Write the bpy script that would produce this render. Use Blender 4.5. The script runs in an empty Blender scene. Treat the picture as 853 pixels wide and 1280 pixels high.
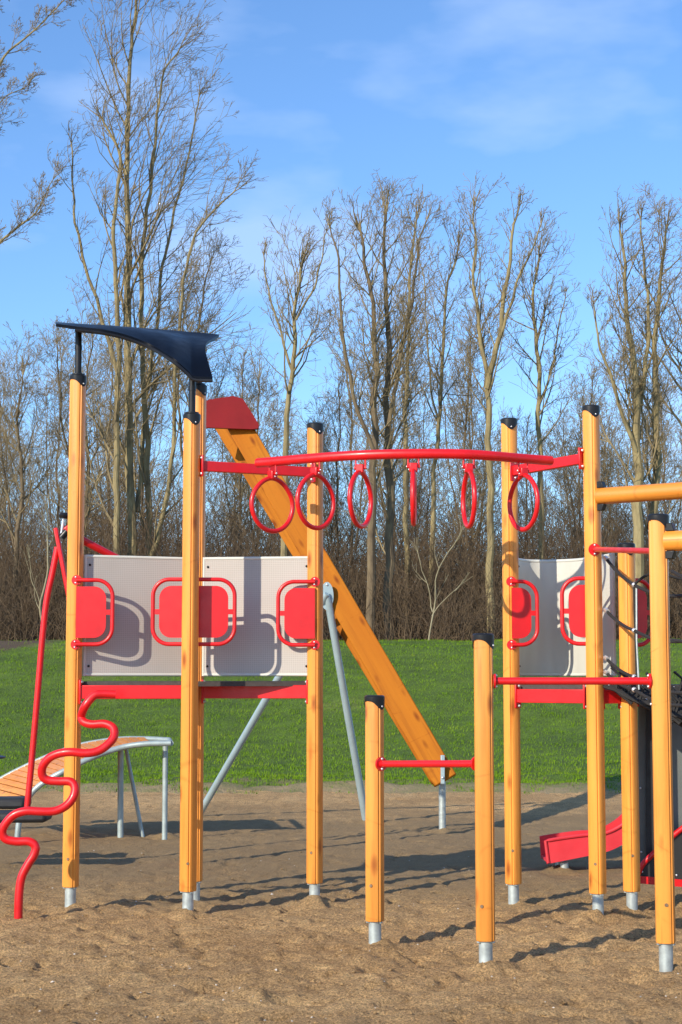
import bpy, math, random
import numpy as np
from mathutils import Vector, noise
random.seed(7)
S = bpy.context.scene
C = S.collection
R = math.radians
F, CX, CY, CAMH = 2130.0, 426.5, 640.0, 1.6
TH = math.atan(205.0/F)
def W(px, py, Y):
    a = (px-CX)/F; b = -(py-CY)/F
    dy = math.cos(TH)-b*math.sin(TH); dz = math.sin(TH)+b*math.cos(TH)
    t = Y/dy
    return Vector((a*t, Y, CAMH+dz*t))
def G(px, py):                       # ground point seen at this pixel
    a = (px-CX)/F; b = -(py-CY)/F
    dy = math.cos(TH)-b*math.sin(TH); dz = math.sin(TH)+b*math.cos(TH)
    t = -CAMH/dz
    return Vector((a*t, dy*t, 0))
V = Vector

# ---------------------------------------------------------------- materials
def new_mat(name):
    m = bpy.data.materials.new(name); m.use_nodes = True
    nt = m.node_tree; b = nt.nodes['Principled BSDF']
    return m, nt, b
def N(nt, t, **kw):
    n = nt.nodes.new(t)
    for k, v in kw.items():
        if k.startswith('_'): setattr(n, k[1:], v)
        else: n.inputs[k.replace('_', ' ')].default_value = v
    return n
def coords(nt, scale=(1,1,1), world=False):
    tc = nt.nodes.new('ShaderNodeTexCoord'); mp = nt.nodes.new('ShaderNodeMapping')
    mp.inputs['Scale'].default_value = scale
    if world:
        g = nt.nodes.new('ShaderNodeNewGeometry'); nt.links.new(g.outputs['Position'], mp.inputs['Vector'])
    else:
        oi = nt.nodes.new('ShaderNodeObjectInfo')
        ad = nt.nodes.new('ShaderNodeVectorMath'); ad.operation = 'ADD'
        ml = nt.nodes.new('ShaderNodeMath'); ml.operation = 'MULTIPLY'; ml.inputs[1].default_value = 37.0
        cb = nt.nodes.new('ShaderNodeCombineXYZ')
        nt.links.new(oi.outputs['Random'], ml.inputs[0])
        for i in range(3): nt.links.new(ml.outputs[0], cb.inputs[i])
        nt.links.new(tc.outputs['Object'], ad.inputs[0]); nt.links.new(cb.outputs[0], ad.inputs[1])
        nt.links.new(ad.outputs[0], mp.inputs['Vector'])
    return mp.outputs[0]
def ramp(nt, src, stops):
    r = nt.nodes.new('ShaderNodeValToRGB')
    while len(r.color_ramp.elements) < len(stops): r.color_ramp.elements.new(0.5)
    for e, (p, c) in zip(r.color_ramp.elements, stops):
        e.position = p; e.color = (c[0], c[1], c[2], 1)
    nt.links.new(src, r.inputs['Fac']); return r.outputs['Color']
def mix(nt, fac, a, b, mode='MIX'):
    m = nt.nodes.new('ShaderNodeMix'); m.data_type = 'RGBA'; m.blend_type = mode
    for sock, v in ((m.inputs[0], fac), (m.inputs[6], a), (m.inputs[7], b)):
        if hasattr(v, 'links'): nt.links.new(v, sock)
        else: sock.default_value = v if not isinstance(v, tuple) else (*v[:3], 1)
    return m.outputs[2]
def bump(nt, b, h, strength, dist):
    bn = nt.nodes.new('ShaderNodeBump'); bn.inputs['Strength'].default_value = strength; bn.inputs['Distance'].default_value = dist
    nt.links.new(h, bn.inputs['Height']); nt.links.new(bn.outputs[0], b.inputs['Normal'])
def noise_tex(nt, vec, scale, detail=4, rough=.55):
    n = nt.nodes.new('ShaderNodeTexNoise'); n.inputs['Scale'].default_value = scale
    n.inputs['Detail'].default_value = detail; n.inputs['Roughness'].default_value = rough
    nt.links.new(vec, n.inputs['Vector']); return n.outputs['Fac']

def simple(name, col, rough=.5, var=.12, nscale=6, metal=0, bumpd=0, coat=0):
    m, nt, b = new_mat(name)
    v = coords(nt); n = noise_tex(nt, v, nscale, 6)
    dark = tuple(c*(1-var) for c in col); lite = tuple(min(1, c*(1+var)) for c in col)
    nt.links.new(ramp(nt, n, [(.3, dark), (.7, lite)]), b.inputs['Base Color'])
    rr = ramp(nt, noise_tex(nt, v, nscale*3), [(.3, (rough*.8,)*3), (.7, (min(1, rough*1.2),)*3)])
    nt.links.new(rr, b.inputs['Roughness'])
    b.inputs['Metallic'].default_value = metal; b.inputs['Coat Weight'].default_value = coat
    b.inputs['Coat Roughness'].default_value = .15
    if bumpd: bump(nt, b, noise_tex(nt, v, nscale*12), .5, bumpd)
    return m
M = {}
M['red'] = simple('red_paint', (.66, .008, .012), .38, .14, 5, coat=.12)
M['shaded_red'] = simple('shaded_red_plastic', (.22, .009, .012), .5, .1, 4)  # mast cap: shade of its unlit side put into the base red
M['red_plastic'] = simple('red_plastic', (.62, .032, .045), .5, .1, 3)
M['black'] = simple('black_plastic', (.014, .015, .018), .35, .3, 8)
M['navy'] = simple('navy_plastic', (.002, .003, .007), .34, .25, 3)
M['galv'] = simple('galvanised_steel', (.45, .50, .49), .5, .22, 22, metal=.45)
M['steel_paint'] = simple('grey_painted_steel', (.36, .46, .49), .4, .08, 6, metal=.3)
M['ramp_steel'] = simple('weathered_steel', (.36, .43, .43), .5, .15, 9, metal=.35)
M['rope'] = simple('black_rope', (.018, .017, .017), .8, .3, 60, bumpd=.002)
for k_, sp, ro in (('navy', .12, .5), ('shaded_red', .2, .65), ('black', .3, .4)):
    q_ = M[k_].node_tree.nodes['Principled BSDF']; q_.inputs['Specular IOR Level'].default_value = sp
M['alu'] = simple('bright_aluminium', (.75, .76, .78), .3, .1, 10, metal=.7)
M['dark_board'] = simple('anthracite_board', (.13, .145, .14), .55, .12, 5)
M['black_board'] = simple('black_board', (.02, .02, .02), .6, .2, 5)
M['panel_frame'] = simple('pale_grey_powder_coat', (.60, .61, .55), .45, .05, 4)
M['rubber'] = simple('black_rubber', (.022, .023, .026), .6, .3, 14)
M['blue'] = simple('blue_plastic', (.02, .035, .10), .4, .2, 5)
M['old_bolt'] = simple('weathered_bolt', (.22, .15, .09), .6, .3, 30, metal=.3)
M['deck'] = simple('dark_anti_slip_deck', (.06, .05, .045), .8, .2, 30)

def wood(name, base, dark, axis='z'):
    m, nt, b = new_mat(name)
    st = {'z': (22, 22, 1.3), 'x': (1.3, 22, 22)}[axis]
    v = coords(nt, st)
    g = noise_tex(nt, v, 1.0, 8, .6)
    col = ramp(nt, g, [(.28, dark), (.5, base), (.75, tuple(min(1, c*1.15) for c in base))])
    big = noise_tex(nt, coords(nt, (3, 3, .7) if axis == 'z' else (.7, 3, 3)), 1.0, 3)
    col = mix(nt, ramp(nt, big, [(.35, (.75,)*3), (.65, (0,)*3)]), col, tuple(c*f for c, f in zip(base, (.93, .82, .7))))
    vo = nt.nodes.new('ShaderNodeTexVoronoi'); vo.inputs['Scale'].default_value = 1.0
    nt.links.new(coords(nt, (9, 9, 3.2) if axis == 'z' else (3.2, 9, 9)), vo.inputs['Vector'])
    wn = nt.nodes.new('ShaderNodeMath'); wn.operation = 'ADD'
    kn = ramp(nt, vo.outputs['Distance'], [(.06, (1,)*3), (.15, (.6,)*3), (.26, (0,)*3)])
    col = mix(nt, kn, col, tuple(c*f for c, f in zip(base, (.42, .26, .2))))
    oi = nt.nodes.new('ShaderNodeObjectInfo'); hs = nt.nodes.new('ShaderNodeHueSaturation')
    mr = nt.nodes.new('ShaderNodeMapRange'); mr.inputs['To Min'].default_value = .86; mr.inputs['To Max'].default_value = 1.06
    nt.links.new(oi.outputs['Random'], mr.inputs['Value']); nt.links.new(mr.outputs[0], hs.inputs['Value']); nt.links.new(col, hs.inputs['Color'])
    wv = noise_tex(nt, coords(nt, (1.5, 1.5, 3.2) if axis == 'z' else (3.2, 1.5, 1.5)), 1.0, 0)
    wm = noise_tex(nt, coords(nt, (9, 9, 5) if axis == 'z' else (5, 9, 9)), 1.0, 3)
    wf = mix(nt, 1.0, ramp(nt, wv, [(.475, (0,)*3), (.492, (.4,)*3), (.509, (0,)*3)]), ramp(nt, wm, [(.46, (0,)*3), (.60, (1,)*3)]), 'MULTIPLY')
    hs_col = mix(nt, wf, hs.outputs[0], tuple(c*f for c, f in zip(base, (.55, .38, .25))))
    ck = noise_tex(nt, coords(nt, (60, 60, .9) if axis == 'z' else (.9, 60, 60)), 1.0, 2)
    col = mix(nt, ramp(nt, ck, [(.66, (0,)*3), (.72, (.55,)*3)]), hs_col, tuple(c*.4 for c in base))
    nt.links.new(col, b.inputs['Base Color'])
    b.inputs['Roughness'].default_value = .5
    b.inputs['Coat Weight'].default_value = .25; b.inputs['Coat Roughness'].default_value = .3
    bump(nt, b, g, .25, .002)
    return m
M['post'] = wood('orange_stained_pine', (.86, .355, .062), (.56, .18, .024))
M['plank'] = wood('brown_plank', (.43, .145, .008), (.26, .075, .005))  # mast timber, darker and browner base than the post pine
pb_ = M['plank'].node_tree.nodes['Principled BSDF']; pb_.inputs['Coat Weight'].default_value = 0; pb_.inputs['Roughness'].default_value = .75; pb_.inputs['Specular IOR Level'].default_value = .2
M['rail'] = wood('orange_stained_rail', (.78, .30, .035), (.55, .18, .02), 'x')

def panel_mat():
    m, nt, b = new_mat('perforated_panel')
    tc = nt.nodes.new('ShaderNodeTexCoord'); sx = nt.nodes.new('ShaderNodeSeparateXYZ')
    nt.links.new(tc.outputs['UV'], sx.inputs[0])
    outs = []
    for k in (0, 1):
        a = nt.nodes.new('ShaderNodeMath'); a.operation = 'MULTIPLY'; a.inputs[1].default_value = 2*math.pi/.0135
        s = nt.nodes.new('ShaderNodeMath'); s.operation = 'SINE'
        nt.links.new(sx.outputs[k], a.inputs[0]); nt.links.new(a.outputs[0], s.inputs[0]); outs.append(s.outputs[0])
    mm = nt.nodes.new('ShaderNodeMath'); mm.operation = 'MAXIMUM'
    nt.links.new(outs[0], mm.inputs[0]); nt.links.new(outs[1], mm.inputs[1])
    v = coords(nt)
    n = noise_tex(nt, v, 1.6, 3)
    base = ramp(nt, n, [(.35, (.45, .425, .385)), (.65, (.52, .49, .45))])
    col = mix(nt, ramp(nt, mm.outputs[0], [(.35, (.75,)*3), (.8, (0,)*3)]), base, (.36, .32, .29))
    nt.links.new(col, b.inputs['Base Color']); b.inputs['Roughness'].default_value = .5
    return m
M['panel'] = panel_mat()
def panel_mat2():
    m, nt, b = new_mat('smooth_pale_sheet')
    v = coords(nt, (1, 1, .4)); n = noise_tex(nt, v, 3, 5)
    nt.links.new(ramp(nt, n, [(.35, (.50, .50, .45)), (.65, (.60, .60, .54))]), b.inputs['Base Color'])
    b.inputs['Roughness'].default_value = .38
    return m
M['panel2'] = panel_mat2()

def bark(name, c1, c2, c3):
    m, nt, b = new_mat(name)
    v = coords(nt, (1, 1, .35), world=True)
    n = noise_tex(nt, v, 4, 6, .65)
    nt.links.new(ramp(nt, n, [(.3, c1), (.5, c2), (.72, c3)]), b.inputs['Base Color'])
    b.inputs['Roughness'].default_value = .85
    bump(nt, b, noise_tex(nt, v, 25), .6, .02)
    return m
M['bark'] = bark('lichen_bark', (.11, .085, .045), (.24, .19, .09), (.34, .28, .14))
M['bark_dark'] = bark('dark_bark', (.07, .05, .03), (.15, .11, .062), (.22, .17, .09))
M['bark_pale'] = bark('pale_bark', (.18, .155, .09), (.27, .235, .14), (.35, .31, .2))
M['twig'] = bark('twig_bark', (.13, .098, .052), (.24, .185, .095), (.32, .255, .14))
M['scrub'] = bark('scrub_twigs', (.055, .036, .020), (.12, .080, .044), (.20, .145, .08))

def sand_mat():
    m, nt, b = new_mat('damp_play_sand')
    v = coords(nt, world=True)
    big = noise_tex(nt, v, .55, 4); mid = noise_tex(nt, v, 5, 6, .65); fine = noise_tex(nt, v, 75, 5, .85)
    c = ramp(nt, big, [(.35, (.48, .30, .138)), (.62, (.62, .405, .195))])
    c = mix(nt, ramp(nt, mid, [(.3, (.65,)*3), (.55, (0,)*3)]), c, (.33, .20, .09))
    c = mix(nt, ramp(nt, mid, [(.58, (0,)*3), (.75, (.6,)*3)]), c, (.70, .50, .25))
    c = mix(nt, .95, c, ramp(nt, fine, [(.36, (.34, .32, .30)), (.5, (1.0,)*3), (.63, (1.8, 1.78, 1.7))]), 'MULTIPLY')
    g = nt.nodes.new('ShaderNodeNewGeometry'); sx = nt.nodes.new('ShaderNodeSeparateXYZ'); nt.links.new(g.outputs['Position'], sx.inputs[0])
    ya = nt.nodes.new('ShaderNodeMath'); ya.operation = 'MULTIPLY_ADD'; ya.inputs[1].default_value = 7.0
    nt.links.new(big, ya.inputs[0]); nt.links.new(sx.outputs['Y'], ya.inputs[2])
    yr = nt.nodes.new('ShaderNodeMapRange'); yr.inputs['From Min'].default_value = 0; yr.inputs['From Max'].default_value = 30; nt.links.new(ya.outputs[0], yr.inputs['Value'])
    c = mix(nt, ramp(nt, yr.outputs[0], [(.50, (0,)*3), (.58, (.75,)*3), (.74, (.75,)*3), (.84, (0,)*3)]), c, (.31, .222, .122))   # trampled damp grey band
    vo = nt.nodes.new('ShaderNodeTexVoronoi'); vo.inputs['Scale'].default_value = 42; nt.links.new(v, vo.inputs['Vector'])
    c = mix(nt, ramp(nt, vo.outputs['Distance'], [(.07, (.8,)*3), (.11, (0,)*3)]), c, (.55, .48, .38))
    nt.links.new(c, b.inputs['Base Color']); b.inputs['Roughness'].default_value = .95
    b.inputs['Specular IOR Level'].default_value = .2
    n1 = noise_tex(nt, v, 34, 9, .8)
    bump(nt, b, n1, 1.0, .04)
    return m
M['sand'] = sand_mat()
def lawn_mat():
    m, nt, b = new_mat('mown_grass')
    v = coords(nt, world=True); vs = coords(nt, (1, 1, 1), world=True)
    big = noise_tex(nt, v, .35, 4); mid = noise_tex(nt, vs, 2.2, 6, .7); fine = noise_tex(nt, vs, 22, 4, .7)
    c = ramp(nt, big, [(.35, (.065, .120, .005)), (.6, (.10, .170, .008)), (.72, (.16, .20, .03))])
    c = mix(nt, .8, c, ramp(nt, mid, [(.3, (.55,)*3), (.7, (1.3, 1.3, 1.2))]), 'MULTIPLY')
    c = mix(nt, .7, c, ramp(nt, fine, [(.3, (.5,)*3), (.7, (1.5,)*3)]), 'MULTIPLY')
    g = nt.nodes.new('ShaderNodeNewGeometry'); sx = nt.nodes.new('ShaderNodeSeparateXYZ'); nt.links.new(g.outputs['Position'], sx.inputs[0])
    # bare soil along the sand edge and on the bank crest at the left
    a = nt.nodes.new('ShaderNodeMath'); a.operation = 'MULTIPLY_ADD'; a.inputs[1].default_value = 4.0
    nt.links.new(mid, a.inputs[0]); nt.links.new(sx.outputs['Y'], a.inputs[2])
    edge = nt.nodes.new('ShaderNodeMapRange'); edge.inputs['From Min'].default_value = 25.6; edge.inputs['From Max'].default_value = 27.6
    edge.inputs['To Min'].default_value = 1; edge.inputs['To Max'].default_value = 0
    nt.links.new(a.outputs[0], edge.inputs['Value'])
    c = mix(nt, edge.outputs[0], c, (.37, .27, .14))
    xl = nt.nodes.new('ShaderNodeMapRange'); xl.inputs['From Min'].default_value = -8.2; xl.inputs['From Max'].default_value = -6.6
    xl.inputs['To Min'].default_value = 5; xl.inputs['To Max'].default_value = 0; nt.links.new(sx.outputs['X'], xl.inputs['Value'])
    a2 = nt.nodes.new('ShaderNodeMath'); a2.operation = 'ADD'; nt.links.new(a.outputs[0], a2.inputs[0]); nt.links.new(xl.outputs[0], a2.inputs[1])
    far = nt.nodes.new('ShaderNodeMapRange'); far.inputs['From Min'].default_value = 45.2; far.inputs['From Max'].default_value = 46.5
    nt.links.new(a2.outputs[0], far.inputs['Value'])
    c = mix(nt, far.outputs[0], c, (.10, .065, .035))
    nt.links.new(c, b.inputs['Base Color']); b.inputs['Roughness'].default_value = .9
    bump(nt, b, fine, 1, .05)
    return m
M['lawn'] = lawn_mat()
def blade_mat():
    m, nt, b = new_mat('grass_blades')
    v = coords(nt, world=True)
    n = noise_tex(nt, coords(nt, (.45, 1, 1), world=True), 1.6, 7, .75); f = noise_tex(nt, v, 5, 5, .8)
    c = ramp(nt, n, [(.32, (.075, .150, .004)), (.55, (.125, .225, .007)), (.74, (.24, .27, .03))])
    c = mix(nt, .8, c, ramp(nt, f, [(.3, (.6,)*3), (.7, (1.35,)*3)]), 'MULTIPLY')
    nt.links.new(c, b.inputs['Base Color']); b.inputs['Roughness'].default_value = .7; b.inputs['Specular IOR Level'].default_value = .12
    return m
M['blade'] = blade_mat()

# ---------------------------------------------------------------- object helpers
WL = {}
def tag(o, label=None, cat=None, group=None, kind=None):
    if label: o['label'] = label
    if cat: o['category'] = cat
    if group: o['group'] = group
    if kind: o['kind'] = kind
    return o
def empty(name, loc, label, cat, group=None):
    o = bpy.data.objects.new(name, None); C.objects.link(o); o.location = loc; o.empty_display_size = .2
    WL[o.name] = V(loc); tag(o, label, cat, group); return o
class MB:
    def __init__(s): s.v = []; s.f = []; s.uv = {}
    def add(s, vs, fs):
        n = len(s.v); s.v += [V(p) for p in vs]; s.f += [tuple(i+n for i in f) for f in fs]; return s
    def box(s, c, size, ax=None, bev=0):
        c = V(c); X, Y, Z = ax or (V((1,0,0)), V((0,1,0)), V((0,0,1)))
        hx, hy, hz = [q/2 for q in size]
        vs = [c+X*sx*hx+Y*sy*hy+Z*sz*hz for sx in (-1,1) for sy in (-1,1) for sz in (-1,1)]
        return s.add(vs, [(0,1,3,2),(4,6,7,5),(0,4,5,1),(2,3,7,6),(0,2,6,4),(1,5,7,3)])
    def bar(s, a, b, w, h, up=V((0,0,1))):
        a = V(a); b = V(b); X = (b-a).normalized(); Y = up.cross(X).normalized(); Z = X.cross(Y)
        return s.box((a+b)/2, ((b-a).length, w, h), (X, Y, Z))
    def tube(s, pts, r, n=12, cap=True, closed=False):
        pts = [V(p) for p in pts]; rs = r if isinstance(r, (list, tuple)) else [r]*len(pts)
        m = len(pts); T = []
        for i in range(m):
            if closed: t = pts[(i+1) % m]-pts[i-1]
            else: t = pts[min(i+1, m-1)]-pts[max(i-1, 0)]
            T.append(t.normalized())
        u = T[0].orthogonal().normalized(); base = len(s.v)
        for i in range(m):
            u = (u-T[i]*u.dot(T[i])).normalized(); w = T[i].cross(u)
            for k in range(n):
                a = 2*math.pi*k/n
                s.v.append(pts[i]+(u*math.cos(a)+w*math.sin(a))*rs[i])
        for i in range(m if closed else m-1):
            j = (i+1) % m
            off = 0
            if closed and j == 0:
                best = min(range(n), key=lambda q: (s.v[base+q]-s.v[base+i*n]).length); off = best
            for k in range(n):
                s.f.append((base+i*n+k, base+i*n+(k+1) % n, base+j*n+(k+1+off) % n, base+j*n+(k+off) % n))
        if cap and not closed:
            s.f.append(tuple(base+k for k in range(n))[::-1]); s.f.append(tuple(base+(m-1)*n+k for k in range(n)))
        return s
    def ball(s, c, r, n=8):
        vs = []; fs = []; c = V(c)
        for i in range(1, n):
            for k in range(n*2):
                a = math.pi*i/n; b_ = math.pi*k/n
                vs.append(c+V((math.sin(a)*math.cos(b_), math.sin(a)*math.sin(b_), math.cos(a)))*r)
        t = len(vs); vs += [c+V((0,0,r)), c-V((0,0,r))]
        for i in range(n-2):
            for k in range(2*n):
                fs.append((i*2*n+k, (i+1)*2*n+k, (i+1)*2*n+(k+1) % (2*n), i*2*n+(k+1) % (2*n)))
        for k in range(2*n):
            fs.append((t, k, (k+1) % (2*n))); fs.append((t+1, (n-2)*2*n+(k+1) % (2*n), (n-2)*2*n+k))
        return s.add(vs, fs)
    def prism(s, outline, nrm, th):        # outline: world points of a planar polygon
        n = V(nrm).normalized()*th/2; o = [V(p) for p in outline]; m = len(o)
        return s.add([p-n for p in o]+[p+n for p in o],
                     [tuple(range(m))[::-1], tuple(range(m, 2*m))]+[(i, (i+1) % m, m+(i+1) % m, m+i) for i in range(m)])
    def build(s, name, mat, parent=None, origin=None, smooth=True, bevel=0, label=None):
        org = V(origin) if origin is not None else (WL[parent.name] if parent else V((0,0,0)))
        me = bpy.data.meshes.new(name)
        me.from_pydata([tuple(p-org) for p in s.v], [], s.f); me.validate(); me.update()
        me.materials.append(mat)
        o = bpy.data.objects.new(name, me); C.objects.link(o)
        WL[o.name] = org.copy()
        if parent: o.parent = parent; o.location = org-WL[parent.name]
        else: o.location = org
        if smooth:
            me.polygons.foreach_set('use_smooth', [True]*len(me.polygons))
            me.set_sharp_from_angle(angle=R(38))
        if bevel:
            b = o.modifiers.new('bevel', 'BEVEL'); b.width = bevel; b.segments = 2; b.limit_method = 'ANGLE'; b.angle_limit = R(40)
        if label: o['label'] = label
        return o
def build_split(mb, name, mat, parent):
    par = list(range(len(mb.v)))
    def fd(i):
        while par[i] != i: par[i] = par[par[i]]; i = par[i]
        return i
    for f in mb.f:
        a = fd(f[0])
        for q in f[1:]: par[fd(q)] = a
    groups = {}
    for f in mb.f: groups.setdefault(fd(f[0]), []).append(f)
    for g in groups.values():
        idx = sorted({i for f in g for i in f}); mp_ = {i: k for k, i in enumerate(idx)}
        m = MB(); m.v = [mb.v[i] for i in idx]; m.f = [tuple(mp_[i] for i in f) for f in g]
        c = sum(m.v, V((0, 0, 0)))/len(m.v); m.build(name, mat, parent, origin=c)
def catmull(P, k=6):
    P = [V(p) for p in P]; Q = [P[0]*2-P[1]]+P+[P[-1]*2-P[-2]]; out = []
    for i in range(1, len(Q)-2):
        for j in range(k):
            t = j/k; a, b, c, d = Q[i-1], Q[i], Q[i+1], Q[i+2]
            out.append(.5*((2*b)+(c-a)*t+(2*a-5*b+4*c-d)*t*t+(3*b-a-3*c+d)*t**3))
    out.append(P[-1]); return out

# ================================================================= GROUND
def fbm(x, y, s, o=4, seed=0):
    return noise.fractal(V((x*s, y*s, seed)), 1.0, 2.0, o)
def lawn_z(x, y):
    t = min(1, max(0, (y-27)/16)); z = 2.42*(t*t*(3-2*t))*.75 + 2.42*t*.25
    if y > 43.5: z -= min(.9, (y-43.5)*.07)
    z += .05*fbm(x, y, .22, 3, 5) if y > 26 else 0
    e = min(1, max(0, (y-22.6)/1.8))
    return z + (-.14 + .20*e) + (.075*fbm(x, y, .8, 4, 2)+.05*fbm(x, y, 2.6, 3, 12))*(1 if 21 < y < 27 else .6)
MOUND = [(88,1135),(235,1141),(243.5,1127),(393.5,1130),(469,1182),(607.5,1209),(642.3,1131),(748,1144),(790.5,1141),(833,1212),(25,1141),(553,1038),(206,1046),(151,1038),(458,1028),(705,1088)]
MOUND = [(G(*q).x, G(*q).y) for q in MOUND]
def sand_z(x, y):
    d = fbm(x, y, 3.0, 4, 1); h = fbm(x, y, .5, 2, 3); q = fbm(x, y, 11, 2, 9)
    z = .022*d + .02*h + .017*q + .010*fbm(x, y, 24, 2, 4) - .16*max(0, fbm(x, y, 4.5, 3, 21)-.38) + .05*max(0, fbm(x, y, 3.5, 4, 31)-.25)
    c = noise.cell(V((x*2.1, y*2.1, 3)))
    p = noise.noise(V((x*5.5, y*5.5, 7.7)))
    if p > .28: z -= (p-.28)*.10            # foot prints
    flat = min(1, max(0, (y-11.5)/2.5)); z *= 1-.55*flat
    for mx, my in MOUND:
        d2 = (x-mx)**2+(y-my)**2
        if d2 < .25:
            k = .8+1.2*noise.noise(V((x*7, y*7, mx*9)))
            z += k*(.038*math.exp(-d2/.012)-.020*math.exp(-(math.sqrt(d2)-.22)**2/.006))
    return z
def gridmesh(name, xs, ys, zf, mat, kind='structure'):
    vs = [(x, y, zf(x, y)) for y in ys for x in xs]; nx = len(xs)
    fs = [(j*nx+i, j*nx+i+1, (j+1)*nx+i+1, (j+1)*nx+i) for j in range(len(ys)-1) for i in range(nx-1)]
    me = bpy.data.meshes.new(name); me.from_pydata(vs, [], fs); me.materials.append(mat)
    me.polygons.foreach_set('use_smooth', [True]*len(fs))
    o = bpy.data.objects.new(name, me); C.objects.link(o); tag(o, kind=kind); return o
def frange(a, b, s):
    out = []
    while a < b-1e-6: out.append(a); a += s
    return out
xs = frange(-600, -30, 60)+frange(-30, -14, 1.6)+frange(-14, 14, .28)+frange(14, 30, 1.6)+frange(30, 601, 60)
ys = frange(-300, -20, 40)+frange(-20, 21, 2)+frange(21, 27, .16)+frange(27, 50, .35)+frange(50, 110, 4)+frange(110, 1500, 90)
gr = gridmesh('lawn', xs, ys, lawn_z, M['lawn'])
xs = frange(-26, -9, .8)+frange(-9, -3.4, .14)+frange(-3.4, 3.4, .024)+frange(3.4, 9, .14)+frange(9, 26, .8)
ys = frange(-8, 6, .6)+frange(6, 8.2, .12)+frange(8.2, 13, .022)+frange(13, 18, .06)+frange(18, 24.9, .12)
gridmesh('sand', xs, ys, sand_z, M['sand'])

r = random.Random(9); clod = MB(); peb = MB()
for i in range(7000):
    y = 7.4+8.5*r.random()**1.7; x = r.uniform(-1, 1)*(y*.22+.3); z = sand_z(x, y)
    s_ = r.uniform(.003, .008) if r.random() < .9 else r.uniform(.008, .015)
    t = r.random()*6.28
    a_ = [V((math.cos(t+k*1.571)*s_*r.uniform(.7, 1.3), math.sin(t+k*1.571)*s_*r.uniform(.7, 1.3), r.uniform(-.2, .3)*s_)) for k in range(4)]
    a_ += [V((0, 0, s_*r.uniform(.5, .9))), V((0, 0, -s_*.6))]
    c_ = V((x, y, z+s_*.25))
    (peb if r.random() < .04 else clod).add([c_+q for q in a_], [(0, 1, 4), (1, 2, 4), (2, 3, 4), (3, 0, 4), (1, 0, 5), (2, 1, 5), (3, 2, 5), (0, 3, 5)])
tag(clod.build('sand_clods', M['sand'], smooth=False), 'small crumbs of damp sand scattered over the play area', 'sand crumbs', kind='stuff')
M['pebble'] = simple('pale_pebble', (.62, .56, .47), .7, .3, 40)
tag(peb.build('gravel', M['pebble'], smooth=False), 'tiny pale pebbles scattered on the sand', 'gravel', kind='stuff')
# grass blades on the bank (one mass)
rng = np.random.default_rng(3)
def raw_mesh(name, co, tri, mat, n=3):
    me = bpy.data.meshes.new(name)
    me.vertices.add(len(co)); me.vertices.foreach_set('co', co.astype(np.float32).ravel())
    me.loops.add(tri.size); me.loops.foreach_set('vertex_index', tri.astype(np.int32).ravel())
    me.polygons.add(len(tri)); me.polygons.foreach_set('loop_start', np.arange(0, tri.size, n, dtype=np.int32))
    me.polygons.foreach_set('loop_total', np.full(len(tri), n, dtype=np.int32))
    me.update(); me.validate(); me.materials.append(mat); return me
nb = 190000
by = 23.3+20.7*rng.random(nb)**1.35; bx = (rng.random(nb)*2-1)*(3.2+.24*by)
keep = []
bz = np.empty(nb)
for i in range(nb):
    x, y = bx[i], by[i]; z = lawn_z(x, y); bz[i] = z
    if y < 26.5:
        p = (y-23.6)/2.2 + .9*fbm(x, y, 1.3, 3, 11)
        keep.append(rng.random() < p)
    elif x < -6.9 and y > 40.2+.6*(x+8): keep.append(rng.random() < .12)
    else: keep.append(True)
keep = np.array(keep); bx, by, bz = bx[keep], by[keep], bz[keep]; nb = len(bx)
h = (.018+.034*rng.random(nb)); a = rng.random(nb)*6.283; w = .005+.004*rng.random(nb)
lean = .03*(rng.random((nb, 2))-.35)
P0 = np.stack([bx-w*np.cos(a), by-w*np.sin(a), bz-.01], 1); P1 = np.stack([bx+w*np.cos(a), by+w*np.sin(a), bz-.01], 1)
P2 = np.stack([bx+lean[:, 0], by+lean[:, 1], bz+h], 1)
co = np.stack([P0, P1, P2], 1).reshape(-1, 3); tri = np.arange(nb*3).reshape(-1, 3)
go = bpy.data.objects.new('grass', raw_mesh('grass', co, tri, M['blade'])); C.objects.link(go)
tag(go, 'short green grass blades growing on the rising bank', 'grass', kind='stuff')

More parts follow.
